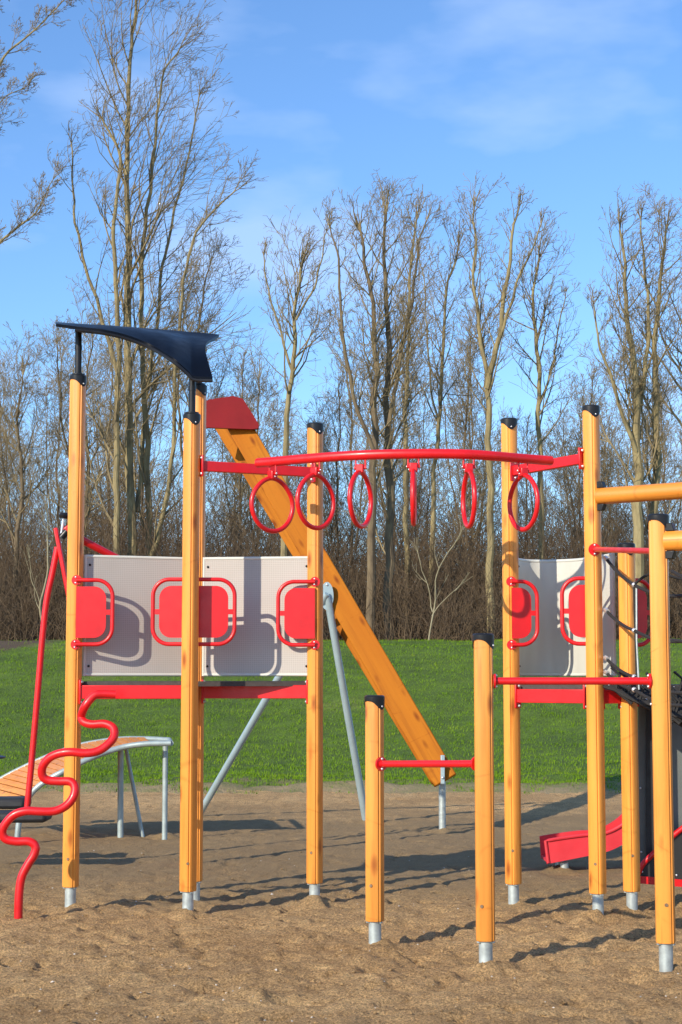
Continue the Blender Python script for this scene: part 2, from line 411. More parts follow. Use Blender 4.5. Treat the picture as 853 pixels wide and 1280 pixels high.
# ================================================================= CLIMBING FRAME
fr = empty('climbing_frame', (0, 11.5, 0), 'orange pine post climbing frame with red bars, grey panels and a dark curved roof', 'climbing frame')
PR = .056
POST = {}
def post(key, px, py, topy, rot, capped=True, dx=None, Y=None):
    g = G(px, py)
    if Y: g = V((( px-CX)/F*math.sqrt(1)*Y/1.0, Y, 0)); g.x = W(px, py, Y).x
    x, y = g.x, g.y
    zt = W(px, topy, y).z; zb = .145
    m = MB(); n = 48; ring = []
    gro = [rot+R(q) for q in (0, 90, 180, 270)]
    for k in range(n):
        a = 2*math.pi*k/n+rot
        r = PR*(1+.045*math.cos(4*(a-rot-R(45)))*-1)
        if k % 12 == 0: r -= .007
        ring.append((math.cos(a)*r, math.sin(a)*r, a, r))
    zs = [(zb, .94), (zb+.008, 1), (zt-.05, 1), (zt-.02, 1)]
    vs = [(x+c*s, y+d*s, z) for z, s in zs for c, d, *_ in ring]
    fs = [(j*n+k, j*n+(k+1) % n, (j+1)*n+(k+1) % n, (j+1)*n+k) for j in range(3) for k in range(n)]
    fs += [tuple(range(n))[::-1], tuple(3*n+k for k in range(n))]
    m.add(vs, fs)
    po = m.build('post', M['post'], fr, (x, y, 0))
    # foot
    ft = MB(); ft.tube([(x, y, -.25), (x, y, .02), (x, y, zb)], .038, 20)
    tb = MB()
    for k in range(3):
        a = rot+k*2.09+.4; tb.bar((x+math.cos(a)*.03, y+math.sin(a)*.03, zb-.006), (x+math.cos(a)*.052, y+math.sin(a)*.052, zb-.006), .02, .008)
    ft.build('foot', M['galv'], po); build_split(tb, 'foot_tab', M['galv'], po)
    if capped:
        cp = MB(); n = 36; rr = PR+.006; L = []
        for lay, (rad, zz) in enumerate(((rr-.001, None), (rr, zt-.02), (rr, zt-.004), (rr-.008, zt+.004), (rr-.012, zt+.005))):
            for k in range(n):
                a = 2*math.pi*k/n
                z = zz if zz is not None else zt-.030-.052*max(0, .5+.5*math.cos(2*(a-rot-R(20))))**1.6
                L.append((x+math.cos(a)*rad, y+math.sin(a)*rad, z))
        cp.add(L, [(j*n+k, j*n+(k+1) % n, (j+1)*n+(k+1) % n, (j+1)*n+k) for j in range(4) for k in range(n)]+[tuple(4*n+k for k in range(n))])
        co_ = cp.build('post_cap', M['black'], po)
        sc = MB()
        for q in (20, 200):
            a = rot+R(q); sc.ball((x+math.cos(a)*(rr+.0005), y+math.sin(a)*(rr+.0005), zt-.062), .006, 5)
        build_split(sc, 'screw', M['alu'], po)
    # a counter-sunk bolt near the base
    bt = MB(); a = R(-90)+random.uniform(-.5, .3); zz = .36+random.uniform(-.03, .03)
    p = V((x+math.cos(a)*(PR-.003), y+math.sin(a)*(PR-.003), zz)); q = V((math.cos(a), math.sin(a), 0))
    bt.tube([p, p+q*.006], [.011, .009], 14)
    build_split(bt, 'bolt', M['old_bolt'], po)
    POST[key] = V((x, y, zt)); return po
post('A', 88, 1135, 470, R(-62))
post('B', 235, 1141, 518, R(-80))
post('C', 243.5, 1127, 482, R(-58))
post('D', 393.5, 1130, 530, R(-78))
post('E', 469, 1182, 870, R(-64))
post('F', 607.5, 1209, 793, R(-52))
post('G', 642.3, 1131, 524, R(-100))
post('H', 748, 1144, 508, R(-88))
post('I', 790.5, 1141, 680, R(-92))
post('J', 833, 1212, 644, R(-60))
A, B, Cc, D, E, Fp, Gp, Hp, Ip, J = [POST[k] for k in 'ABCDEFGHIJ']

def part(m, name, mat, label=None, bevel=0, parent=None, smooth=True):
    return m.build(name, M[mat], parent or fr, label=label, bevel=bevel, smooth=smooth)
def bolts(m, pts, r=.009):
    for p in pts: m.ball(p, r, 5)

# --- platform beams and decks
ZB = 1.488
def beam(a, b, off=.0, z=ZB, h=.095, w=.05, label=None, flange=True):
    a = V((a.x, a.y, z)); b = V((b.x, b.y, z)); d = (b-a).normalized()
    m = MB(); m.bar(a+d*.05, b-d*.05, w, h)
    if flange:
        for q, s in ((a, 1), (b, -1)):
            m.bar(q+d*s*.046, q+d*s*.06, .07, .17)
    o = part(m, 'beam', 'red', bevel=.004)
    k = MB()
    for q, s in ((a, 1), (b, -1)):
        for zz in (-.07, .07):
            k.ball(q+d*s*.062+V((0, -.022, zz)), .010, 5); k.ball(q+d*s*.062+V((0, .022, zz)), .010, 5)
    build_split(k, 'bolt', M['galv'], o)
    return o
beam(A+V((0, -.03, 0)), V((B.x, B.y+.25, 0)), flange=True)
beam(V((Cc.x, Cc.y-.05, 0)), D)
def deck(pts, z=1.545, th=.035):
    m = MB(); m.prism([(p[0], p[1], z) for p in pts], (0, 0, 1), th); return part(m, 'deck', 'deck', smooth=False)
deck([(A.x+.03, A.y+.02), (B.x, B.y+.27), (D.x-.03, D.y+.02), (D.x-.1, D.y+.9), (A.x+.15, A.y+.95)])
# rear support posts of the left deck are not seen in the photograph; the deck hangs from the front beams
# --- perforated panels
def panel(p0, p1, z0, z1, mat='panel', curve=None, flip=False):
    """p0..p1 plan points, or a plan polyline"""
    P = [V((q[0], q[1], 0)) for q in (curve or (p0, p1))]
    n = len(P); ls = [0]
    for i in range(1, n): ls.append(ls[-1]+(P[i]-P[i-1]).length)
    nr = []
    for i in range(n):
        t = (P[min(i+1, n-1)]-P[max(i-1, 0)]).normalized(); nr.append(V((t.y, -t.x, 0)))
    th = .008
    me = bpy.data.meshes.new('side_panel'); vs = []; uv = []
    for sgn in (1, -1):
        for z in (z0+.02, z1-.02):
            for i in range(n): vs.append(P[i]+nr[i]*th*sgn+V((0, 0, z))); uv.append((ls[i], z))
    fs = []
    for i in range(n-1):
        fs.append((i, i+1, n+i+1, n+i)); fs.append((2*n+i+1, 2*n+i, 3*n+i, 3*n+i+1))
    org = WL[fr.name]
    me.from_pydata([tuple(v-org) for v in vs], [], fs); me.materials.append(M[mat])
    ul = me.uv_layers.new(name='UVMap')
    for l in me.loops: ul.data[l.index].uv = uv[l.vertex_index]
    me.polygons.foreach_set('use_smooth', [True]*len(fs))
    o = bpy.data.objects.new('side_panel', me); C.objects.link(o); o.parent = fr; WL[o.name] = org.copy()
    f = MB(); r = .0125
    for z in (z0+.01, z1-.01): f.tube([q+V((0, 0, z)) for q in P], r, 10)
    for q in (P[0], P[-1]): f.tube([q+V((0, 0, z0)), q+V((0, 0, z1))], r, 10)
    f.build('panel_frame', M['panel_frame'], o)
    s = MB()
    for i, sg in ((0, 1), (n-1, -1)):
        t = (P[1]-P[0]).normalized() if i == 0 else (P[-2]-P[-1]).normalized()
        for z in (z0+.07, z1-.07): s.ball(P[i]+t*.03+nr[i]*.010+V((0, 0, z)), .009, 5)
    build_split(s, 'bolt', M['black'], o)
    return o
PZ0, PZ1 = 1.60, 2.455
panel((A.x+.065, A.y+.045), (Cc.x-.05, Cc.y-.01), PZ0, PZ1)
panel((Cc.x+.052, Cc.y-.03), (D.x-.03, D.y-.005), PZ0, PZ1)
ga = V((Gp.x+.05, Gp.y+.03, 0)); ia = V((Ip.x-.075, Ip.y+.12, 0))
cur = catmull([ga, ga+V((.03, .20, 0)), ga+V((.14, .36, 0)), ga+V((.32, .36, 0)), ga+V((.50, .18, 0)), ia], 7)
panel(None, None, PZ0, PZ1-.0, 'panel2', curve=[(p.x, p.y) for p in cur])
# --- half-round grab plates
def grab(P, dirv, off, width=.25, zc=2.045, hh=.225, flange_front=True):
    """P post centre, dirv unit plan direction of the bow, off plan offset vector of the plate's plane"""
    d = V(dirv).normalized(); base = V((P.x, P.y, zc))+V(off); nrm = d.cross(V((0, 0, 1)))
    r = .115
    path = [base+V((0, 0, hh)), base+d*(width-r)+V((0, 0, hh))]
    for k in range(1, 10):
        a = R(90-10*k); path.append(base+d*(width-r+math.cos(a)*r)+V((0, 0, hh-r+math.sin(a)*r)))
    path += [base+d*width]
    low = [V((p.x, p.y, 2*zc-p.z)) for p in path[:-1]][::-1]
    t = MB(); t.tube(path+low, .0145, 12)
    for z in (hh, -hh):
        c = base+V((0, 0, z)); s = -1 if off[1] < 0 else 1
        q = V((0, s, 0))
        if flange_front:
            t.tube([c-q*.028, c-q*.010], .036, 20)
    bow = part(t, 'grab_bow', 'red')
    # plate
    w2 = width-.045; h2 = hh-.045; r2 = .085; o = [base+V((0, 0, -h2)), ]
    for k in range(0, 10):
        a = R(-90+10*k); o.append(base+d*(w2-r2+math.cos(a)*r2)+V((0, 0, -h2+r2+math.sin(a)*r2)))
    o += [base+d*(w2)+V((0, 0, -.018)), base+d*width+V((0, 0, -.018)), base+d*width+V((0, 0, .018)), base+d*w2+V((0, 0, .018))]
    for k in range(0, 10):
        a = R(10*k); o.append(base+d*(w2-r2+math.cos(a)*r2)+V((0, 0, h2-r2+math.sin(a)*r2)))
    o.append(base+V((0, 0, h2)))
    pm = MB(); pm.prism(o, nrm, .012); pm.build('grab_plate', M['red'], bow, smooth=False)
    if flange_front:
        k = MB()
        for z in (hh, -hh):
            for s2 in (-.02, .02): k.ball(base+V((-.004, -.012, z+s2)), .007, 5)
        build_split(k, 'bolt', M['alu'], bow)
    return bow
grab(A, (1, .02, 0), (.02, -PR-.012, 0), width=.255)
grab(D, (-1, .02, 0), (.0, -PR-.012, 0), width=.262)
grab(B, (-1, 0.05, 0), (0, PR+.03, 0), width=.27, flange_front=False)
grab(B, (1, .05, 0), (0, PR+.03, 0), width=.30, flange_front=False)
grab(Gp, (1, .12, 0), (.0, -PR-.012, 0), width=.185)
grab(Hp, (-1, .1, 0), (0, PR+.02, 0), width=.205, flange_front=False)
grab(Ip, (1, .45, 0), (.0, PR+.02, 0), width=.22, flange_front=False, zc=1.6+(845-763)/186)
# --- right platform
beam(Gp, V((Hp.x, Hp.y+.1, 0)), z=1.46)
beam(V((Hp.x, Hp.y, 0)), V((Ip.x, Ip.y+.05, 0)), z=1.46)
beam(V((Ip.x, Ip.y+.0, 0)), V((Ip.x+1.3, Ip.y+.55, 0)), z=1.475, h=.07)
deck([(Gp.x+.02, Gp.y), (Hp.x, Hp.y+.13), (Ip.x, Ip.y+.1), (Ip.x+1.3, Ip.y+.6), (Ip.x+.9, Ip.y+1.3), (Gp.x+.15, Gp.y+.8)], z=1.52)
# --- roof on black rods
def rod(P, z1, dx=0, dy=0):
    m = MB(); m.tube([(P.x, P.y, P.z-.02), (P.x, P.y, P.z+.03), (P.x+dx, P.y+dy, z1)], .024, 16)
    m.tube([(P.x, P.y, P.z+.0), (P.x, P.y, P.z+.014)], .048, 16)
    zm = P.z+(z1-P.z)*.55
    m.tube([(P.x+dx*.5, P.y+dy*.5, zm), (P.x+dx*.52, P.y+dy*.52, zm+.03)], .027, 16)
    part(m, 'roof_rod', 'black')
zA = W(98, 410, A.y).z
rod(A, zA-.0, W(98.5, 410, A.y).x-A.x); rod(B, W(246, 470, B.y).z+.03); rod(Cc, W(262, 440, Cc.y).z)
near = [(70, 404.5, A.y-.20), (100, 408.5, A.y-.20), (130, 412, A.y-.2), (160, 419, A.y-.18), (190, 431, A.y-.18), (215, 446, B.y-.1), (235, 463, B.y-.1), (243, 470, B.y-.1), (266, 471, B.y-.1)]
nearp = catmull([W(*q) for q in near], 5)
farp = catmull([W(*q) for q in [(70, 402.5, A.y+.16), (100, 404.5, A.y+.2), (130, 406.5, A.y+.28), (160, 408.5, A.y+.38), (190, 410.8, A.y+.45), (215, 412.8, A.y+.5), (238, 414.8, A.y+.5), (258, 416.4, A.y+.5), (274, 418, A.y+.5)]], 5)
m = MB(); nu = len(nearp); nv = 12; grid = []
th = .022
for side in (0, 1):
    for j in range(nv+1):
        for i in range(nu):
            v = j/nv; a = nearp[i]; b = farp[i]; p = a.lerp(b, v)
            u = i/(nu-1)
            # sag of the right-hand edge towards its middle (saddle)
            p = p+V((-.075*math.sin(math.pi*v)*max(0, (u-.72)/.28), 0, 0))
            p.z += .10*u*math.sin(math.pi*v)*(1-v)**.5
            p.z -= th*side
            grid.append(p)
K = (nv+1)*nu; fs = []
for j in range(nv):
    for i in range(nu-1):
        q = (j*nu+i, j*nu+i+1, (j+1)*nu+i+1, (j+1)*nu+i); fs.append(q); fs.append(tuple(K+t for t in q[::-1]))
for i in range(nu-1):
    fs.append((i+1, i, K+i, K+i+1)); fs.append((nv*nu+i, nv*nu+i+1, K+nv*nu+i+1, K+nv*nu+i))
for j in range(nv):
    fs.append((j*nu, (j+1)*nu, K+(j+1)*nu, K+j*nu)); fs.append(((j+1)*nu+nu-1, j*nu+nu-1, K+j*nu+nu-1, K+(j+1)*nu+nu-1))
m.add(grid, fs)
roof = part(m, 'roof', 'navy', label='dark navy curved saddle-shaped roof sheet')
rim = MB(); rim.tube([p-V((0, 0, .028)) for p in nearp[4:]], .012, 8)
rim.tube([p+V((-.01, 0, -.03)) for p in farp[3:-4]], .014, 8); rim.build('roof_edge', M['black'], roof)
# --- overhead bar with brackets
zbar = W(520, 567, 11.24).z
bar_px = [(322, 11.74), (341, 11.67), (395, 11.47), (451, 11.32), (517, 11.25), (586, 11.28), (654, 11.50), (689, 11.62)]
barp = []
for px, Y in bar_px:
    z = zbar; barp.append(V((W(px, 570, Y).x, Y, z)))
bp = catmull(barp, 6)
m = MB(); m.tube(bp, .033, 20); part(m, 'overhead_bar', 'red')
def plate(a, b, h=.07, w=.05):
    m = MB(); m.bar(a, b, w, h); d = (b-a).normalized()
    for q, s in ((a, 1), (b, -1)): m.bar(q+d*s*.0, q+d*s*.014, .085, .15)
    o = part(m, 'support_arm', 'red', bevel=.004)
    k = MB()
    for q, s in ((a, 1), (b, -1)):
        for zz in (-.055, .055): k.ball(q+d*s*.016+V((0, -.034, zz)), .010, 5)
    build_split(k, 'bolt', M['alu'], o); return o
def at(P, z, dx=0, dy=0): return V((P.x+dx, P.y+dy, z))
plate(at(B, zbar-.015, PR, .02), at(D, zbar-.015, -PR*.2, -PR))
plate(at(Gp, zbar-.01, PR*.4, -PR), at(Hp, zbar+.02, -PR, .0))
# --- low cross bars
def crossbar(a, b, r=.021):
    m = MB(); d = (b-a).normalized(); m.tube([a, b], r, 16)
    m.tube([a, a+d*.012], .042, 18); m.tube([b-d*.012, b], .042, 18)
    o = part(m, 'cross_bar', 'red')
    k = MB()
    for q, s in ((a, 1), (b, -1)):
        for zz in (-.03, .03): k.ball(q+d*s*.014+V((0, 0, zz)), .008, 5)
    build_split(k, 'bolt', M['alu'], o); return o
def between(P, Q, z, z2=None):
    d = V((Q.x-P.x, Q.y-P.y, 0)).normalized()
    return V((P.x, P.y, z))+d*PR, V((Q.x, Q.y, z2 or z))-d*PR
crossbar(*between(E, Fp, 1.075, 1.11))
crossbar(*between(Fp, J, 1.572))
crossbar(*between(Hp, J, 2.46, 2.30), r=.018)
# --- wooden rails running out of the picture
def wrail(P, z, d, L, key):
    d = V(d).normalized(); a = V((P.x, P.y, z))+d*(PR-.01); b = a+d*L
    yv = V((-d.y, d.x, 0)); m = MB(); n = 24; vs = []
    for q in (a, b):
        for k in range(n):
            t = 2*math.pi*k/n; vs.append(q+(yv*math.cos(t)+V((0, 0, 1))*math.sin(t))*.057)
    # build in local x along d
    mm = MB(); mm.tube([(0, 0, 0), (L, 0, 0)], .057, 28)
    o = mm.build('wooden_rail', M['rail'], None, (0, 0, 0)); o.parent = fr; o.location = a-WL[fr.name]
    o.rotation_euler = (0, 0, math.atan2(d.y, d.x)); WL[o.name] = a.copy()
    br = MB()
    for s in (1, -1):
        c = a+V((.0, 0, s*.085))
        br.prism([c+d*.0+V((0, 0, -s*.03)), c+d*.0+V((0, 0, s*.015)), c+d*.04+V((0, 0, s*.015)), c+d*.055+V((0, 0, -s*.03))], yv, .05)
    br.build('rail_bracket', M['black'], fr, bevel=.004)
wrail(Hp, W(750, 621, Hp.y).z, (.8, -.6, 0), 2.6, 'h')
wrail(J, W(833, 677, J.y).z, (.85, -.5, 0), 2.0, 'j')
# --- winding climbing pole
raw = [(475,92),(420,90),(385,98),(350,140),(335,180),(345,205),(380,215),(430,213),(465,230),(468,265),(440,300),(400,325),(350,333),(290,328),(240,335),(200,355),(175,390),(175,425),(195,443),(240,448),(290,450),(308,475),(300,515),(270,550),(225,570),(170,572),(110,570),(60,585),(25,620),(10,655),(25,685),(70,695),(120,695),(146,715),(140,750),(115,790),(90,840),(80,900),(77,960),(76,1010)]
pts = []
for i, (x, y) in enumerate(raw):
    t = i/(len(raw)-1)
    pts.append(W(x/3.28, 840+y/3.28, 11.62-.14*min(1, t*3)+.07*math.sin(i*.42)*(1 if i > 3 else 0)*(1-t)))
m = MB(); m.tube(catmull(pts, 5), .0285, 18); part(m, 'climbing_pole', 'red', label='red snaking climbing pole bent in loops down to the sand')

# ================================================================= RINGS
ringspec = [(341, 11.67, 50, 'leftmost red hanging ring, nearly face-on, in front of the slanting brown timber', 667),
            (395, 11.47, 42, 'red hanging ring in front of the post right of the grey panels', 663),
            (451, 11.32, 24, 'half-turned red ring, third from the left, next to the edge-on middle ring', 661),
            (517, 11.25, 4, 'narrowest red ring, seen edge-on, hanging from the middle of the bar', 658),
            (586, 11.28, -8, 'nearly edge-on red ring hanging right of the edge-on middle one', 661),
            (654, 11.50, -26, 'rightmost red ring, hanging in front of the post by the curved panel', 665)]
for px, Y, ang, lab, boty in ringspec:
    top = V((W(px, 570, Y).x, Y, zbar)); vd = math.degrees(math.atan2(top.x, Y))
    a = R(ang)  # ring plane contains z and the plan direction p
    p = V((math.sin(a), math.cos(a), 0)); nn = V((math.cos(a), -math.sin(a), 0))
    zt = zbar-.115; zb = W(px, boty-3, Y).z
    rt = empty('hanging_ring', (top.x, top.y, zbar-.033), lab, 'ring', 'red rings hanging from the overhead bar')
    H = (zt-zb)/2; cz = (zt+zb)/2; Rw = .178
    loop = []
    for k in range(48):
        t = 2*math.pi*k/48; cx_ = math.sin(t); cz_ = math.cos(t)
        narrow = 1-.16*max(0, cz_)**2
        loop.append(V((top.x, top.y, cz))+p*Rw*cx_*narrow+V((0, 0, cz_*H)))
    m = MB(); m.tube(loop, .0165, 12, closed=True); m.build('ring', M['red'], rt)
    m = MB(); m.box((top.x, top.y, zt+.022), (.055, .05, .06), (nn, p, V((0, 0, 1))))
    m.build('ring_clamp', M['red'], rt, bevel=.006)
    s = MB()
    for q in (-1, 1):
        b_ = top+nn*q*.035
        s.tube([b_-V((0, 0, .02)), b_-V((0, 0, .085))], .006, 8)
        s.tube([b_-V((0, 0, .085))-nn*q*.012, b_-V((0, 0, .085))+nn*q*.008], .011, 10)
    s.build('shackle', M['red'], rt)
    k_ = MB()
    for q in (-1, 1): k_.ball(top+nn*q*.043-V((0, 0, .085)), .007, 5); k_.ball(V((top.x, top.y, zt+.01))+p*.0+nn*q*.03, .006, 5)
    build_split(k_, 'bolt', M['alu'], rt)

# ================================================================= NET BRIDGE
nt_ = empty('rope_net', (Hp.x+.15, Hp.y-.3, 1.5), 'black rope net bridge with small silver clips at the right edge', 'net')
far_ = V((.85, -.52, 0)).normalized()
m = MB(); fer = MB()
a0 = V((Hp.x+.06, Hp.y-.02, 0)); b0 = V((Ip.x+.3, Ip.y-.05, 0))
def sag(p, q, s, n=10, r=.011):
    P = [p.lerp(q, i/n)-V((0, 0, s*4*(i/n)*(1-i/n))) for i in range(n+1)]; m.tube(P, r, 8); return P
# side ropes tied to the tall post, sweeping to the right and towards the low post
ends = []
tie = [(697, 731), (762, 788), (822, 846), (840, 862)]
knots = []
for y0, y1 in tie:
    p = W(757, y0, Hp.y-.03); q = W(793, y1, 11.1)
    sag(p, q, .02); knots.append(q)
    r_ = W(858, y1+13 if y0 < 800 else y1+20, 10.4); P = sag(q, r_, .03); fer.ball(q, .017, 6); fer.tube([p, p+(q-p).normalized()*.05], .016, 8)
q = W(793, 731, 11.1); sag(q, W(822, 716, 10.9), -.02, r=.009); sag(W(822, 716, 10.9), W(860, 726, 10.9), .0, r=.009)
sag(W(840, 714, 10.6), W(862, 726, 10.3), .0); sag(W(840, 800, 10.6), W(862, 803, 10.3), .0)
m.tube([q, W(795, 800, 11.1), W(797, 862, 11.1)], .009, 8)
v2 = MB(); v2.tube([q+V((.012, -.012, 0)), W(796, 800, 11.09), W(799, 862, 11.09)], .006, 8)
m.build('side_rope', M['rope'], nt_)
m = MB()
# floor net: a sagging mesh of ropes
rows, cols = 18, 16
def fl(u, v):    # u from the post pair outwards, v across (near to far)
    p = a0.lerp(b0, v)+V((.62, -.48, 0))*u*1.9
    return V((p.x, p.y, 1.53-.27*math.sin(min(1, u*1.3)*math.pi/2)-.12*4*v*(1-v)*min(1, u*3)+.01*math.sin(u*31+v*17)))
for i in range(rows):
    for j in range(cols-1):
        m.tube([fl(i/(rows-1), j/(cols-1)), fl(i/(rows-1), (j+1)/(cols-1))], .0145, 6, cap=False)
for j in range(cols):
    m.tube([fl(i/(rows-1), j/(cols-1)) for i in range(rows)], .015, 6)
for i in range(rows-1):
    for j in range(cols-1):
        if (i+j) % 2: m.tube([fl(i/(rows-1), j/(cols-1)), fl((i+1)/(rows-1), (j+1)/(cols-1))-V((0, 0, .03))], .013, 6)
m.build('floor_net', M['rope'], nt_)
m = MB()
for i in range(1, rows):
    for v_ in (0, .12, .5, .9):
        p = fl(i/(rows-1), v_); m.tube([p, p+V((.03, 0, .09+.01*(i % 3))), p+V((-.03, -.01, .15))], .010, 6)
m.build('mesh_knot', M['rope'], nt_)
for i in range(rows):
    for j in range(cols):
        if random.random() < .25: fer.ball(fl(i/(rows-1), j/(cols-1))+V((0, -.008, 0)), .0105, 5)
build_split(fer, 'clip', M['alu'], nt_)
v2.build('steel_chain', M['galv'], nt_)

# ================================================================= SLIDE behind the right posts
sl = empty('slide', G(720, 1085), 'red plastic slide with a low flat exit on the sand behind the right posts', 'slide')
Ys = 14.2
topL = [(682, 1051), (700, 1048), (730, 1044), (755, 1042), (778, 1031), (800, 1010), (830, 975), (870, 925), (910, 880)]
botL = [(684, 1080), (700, 1077), (730, 1071), (755, 1066), (778, 1056), (800, 1037), (830, 1003), (870, 955), (910, 910)]
nt_p = catmull([W(x, y, Ys) for x, y in topL], 4); nb_p = catmull([W(x, y, Ys) for x, y in botL], 4)
wid = .40
def strip(P, Q, th_v):
    m_ = MB(); n = len(P)
    m_.add(P+Q+[p+th_v for p in P]+[q+th_v for q in Q], sum([[(i, i+1, n+i+1, n+i), (2*n+i+1, 2*n+i, 3*n+i, 3*n+i+1), (i+1, i, 2*n+i, 2*n+i+1), (n+i, n+i+1, 3*n+i+1, 3*n+i)] for i in range(n-1)], [])+[(0, n, 3*n, 2*n), (n-1, 3*n-1, 4*n-1, 2*n-1)]); return m_
strip(nb_p, nt_p, V((0, .03, 0))).build('side_wall', M['red_plastic'], sl)
strip([p+V((0, wid, 0)) for p in nb_p], [p+V((0, wid, 0)) for p in nt_p], V((0, .03, 0))).build('side_wall', M['red_plastic'], sl)
fl_a = [p+V((0, .03, .03)) for p in nb_p]; fl_b = [p+V((0, wid, .03)) for p in nb_p]
strip(fl_a, fl_b, V((0, 0, -.02))).build('chute', M['red_plastic'], sl)
m = MB()
edge = [nb_p[0]+V((.01, -.004, .01))]+[p+V((0, -.004, 0)) for p in nt_p]
m.tube(edge, .014, 8); m.build('rim', M['red_plastic'], sl)
m = MB(); g = G(705, 1088)
for yy in (.08, .42):
    m = MB(); m.tube([(g.x, Ys+yy, -.2), (g.x, Ys+yy, .07)], .035, 14); m.build('foot', M['galv'], sl)
# anthracite play wall under the deck, red edged
pw = empty('play_wall', (Ip.x+.2, Ip.y+.35, 0), 'dark grey play wall with red-edged black lower board behind the right-hand posts', 'play wall')
Yw = Ip.y+.42
def P2(x, y, yy=Yw): return W(x, y, yy)
m = MB(); m.prism([P2(798, 1092), P2(798, 868), P2(900, 868), P2(900, 1100)], (0, 1, 0), .02); m.build('wall_board', M['dark_board'], pw, smooth=False)
m = MB(); m.prism([P2(808, 1086, Yw-.05), P2(808, 872, Yw-.05), P2(822, 872, Yw-.05), P2(822, 1088, Yw-.05)], (0, 1, 0), .03); m.build('post_strip', M['black_board'], pw, smooth=False)
rimpts = catmull([P2(797, 1092, Yw-.1), P2(803, 1080, Yw-.1), P2(815, 1068, Yw-.1), P2(830, 1054, Yw-.1), P2(845, 1041, Yw-.1), P2(860, 1029, Yw-.1), P2(890, 1000, Yw-.1)], 4)
m = MB(); m.prism(rimpts+[P2(890, 1102, Yw-.1), P2(797, 1096, Yw-.1)], (0, 1, 0), .03); m.build('lower_board', M['black_board'], pw, smooth=False)
m = MB(); m.tube([p+V((0, -.02, 0)) for p in rimpts], .02, 10)
m.bar(P2(796, 1099, Yw-.11), P2(892, 1107, Yw-.11), .05, .05); m.build('edging', M['red'], pw)
m = MB()
for x, y in ((801, 985), (802, 1065), (803, 1090), (846, 1094)): m.ball(P2(x, y, Yw-.115 if y > 1085 else Yw-.012), .008, 5)
build_split(m, 'bolt', M['alu'], pw)

# ================================================================= LEANING MAST behind
Ym = 18.2
ma = empty('leaning_mast', G(553, 1038), 'slanting brown timber mast with a red cap coloured dark for its shaded side on grey steel struts', 'mast')
def slab(p_top, p_bot, wd, th, name, lab=None):
    x = (p_top-p_bot).normalized(); y = V((0, 1, 0)); y = (y-x*y.dot(x)).normalized(); z = y.cross(x)
    L = (p_top-p_bot).length
    mm = MB(); mm.box((0, 0, L/2), (wd, th, L))
    o = mm.build(name, M['plank'], None, (0, 0, 0), bevel=.012)
    o.parent = ma; o.location = p_bot-WL[ma.name]; WL[o.name] = p_bot.copy()
    from mathutils import Matrix
    o.rotation_euler = Matrix((z, y, x)).transposed().to_euler()
    return o
pb = W(557, 976, 17.72); pt = W(292, 520, 18.9)
slab(pt, pb, .262, .07, 'timber')
slab(W(276, 520, 19.45), pb+V((-.02, .13, .02)), .262, .07, 'timber')
m = MB(); base = [(250, 505), (262, 500), (292, 495.5), (304, 499), (313, 513), (324, 531), (323, 536), (316, 537), (262, 535), (250, 535)]
m.prism([W(x, y, 18.75) for x, y in base], (0, 1, 0), .07)
q = [W(x, y, 19.55) for x, y in base]; m.prism(q, (0, 1, 0), .07)
for i in range(2, 7):
    a1, a2 = W(*base[i], 18.75), W(*base[i+1], 18.75); b1, b2 = W(*base[i], 19.55), W(*base[i+1], 19.55)
    dd = V((0, 0, -.012)); m.add([a1, a2, b2, b1, a1+dd, a2+dd, b2+dd, b1+dd], [(0, 1, 2, 3), (7, 6, 5, 4)])
m.build('mast_cap', M['shaded_red'], ma, smooth=False)
pl = W(409, 745, 18.2)
m = MB()
n = 28; o_ = [pl+V((math.cos(2*math.pi*k/n)*.07, 0, math.sin(2*math.pi*k/n)*.15)) for k in range(n)]
m.prism(o_, (0, 1, 0), .02); m.build('strut_plate', M['steel_paint'], ma, smooth=False)
s1 = G(458, 1028); s2 = G(248, 1020)
for i, g in enumerate((s1, s2)):
    m = MB(); p = pl+V((0, -.035-.02*i, .02-.0*i)); d = (g-p).normalized()
    m.tube([p, p+d*.12, g+d*.2], [.028, .04, .04], 16); m.build('strut', M['steel_paint'], ma)
g = G(553, 1038); m = MB(); m.tube([(g.x, g.y, -.2), W(553, 962, g.y)], .036, 16)
m.build('mast_foot', M['galv'], ma)
m = MB(); m.bar(W(553.5, 980, 17.66), W(553.5, 944, 17.68), .04, .075, V((0, 1, 0))); m.build('foot_bracket', M['steel_paint'], ma, bevel=.004)
m = MB()
for y in (955, 972): m.ball(W(553.5, y, 17.62), .014, 5)
m.ball(pl+V((-.0, -.012, .12)), .014, 5); build_split(m, 'bolt', M['alu'], ma)

# ================================================================= SLATTED RAMP
rp = empty('slatted_ramp', G(180, 1045), 'curved orange slatted ramp on grey steel legs at the left', 'ramp')
nearE = catmull([W(x, y, Y) for x, y, Y in [(214, 929, 16.7), (180, 930, 16.7), (150, 935, 16.7), (115, 947, 16.6), (80, 964, 16.5), (60, 975, 16.5), (45, 986, 16.5), (33, 1001, 16.5), (25, 1022, 16.5), (21, 1056, 16.5)]], 8)
farE = catmull([W(x, y, Y) for x, y, Y in [(212, 925, 17.8), (176, 923.5, 17.8), (145, 924.5, 17.8), (100, 932, 17.8), (62, 945, 17.8), (35, 957, 17.8), (5, 972, 17.8), (-25, 990, 17.8), (-50, 1010, 17.8), (-62, 1038, 17.8)]], 8)
for P in (nearE, farE):
    m = MB(); m.tube(P, .028, 14); m.build('side_tube', M['ramp_steel'], rp)
m = MB(); m.tube([nearE[0], farE[0]], .026, 12); m.build('end_tube', M['ramp_steel'], rp)
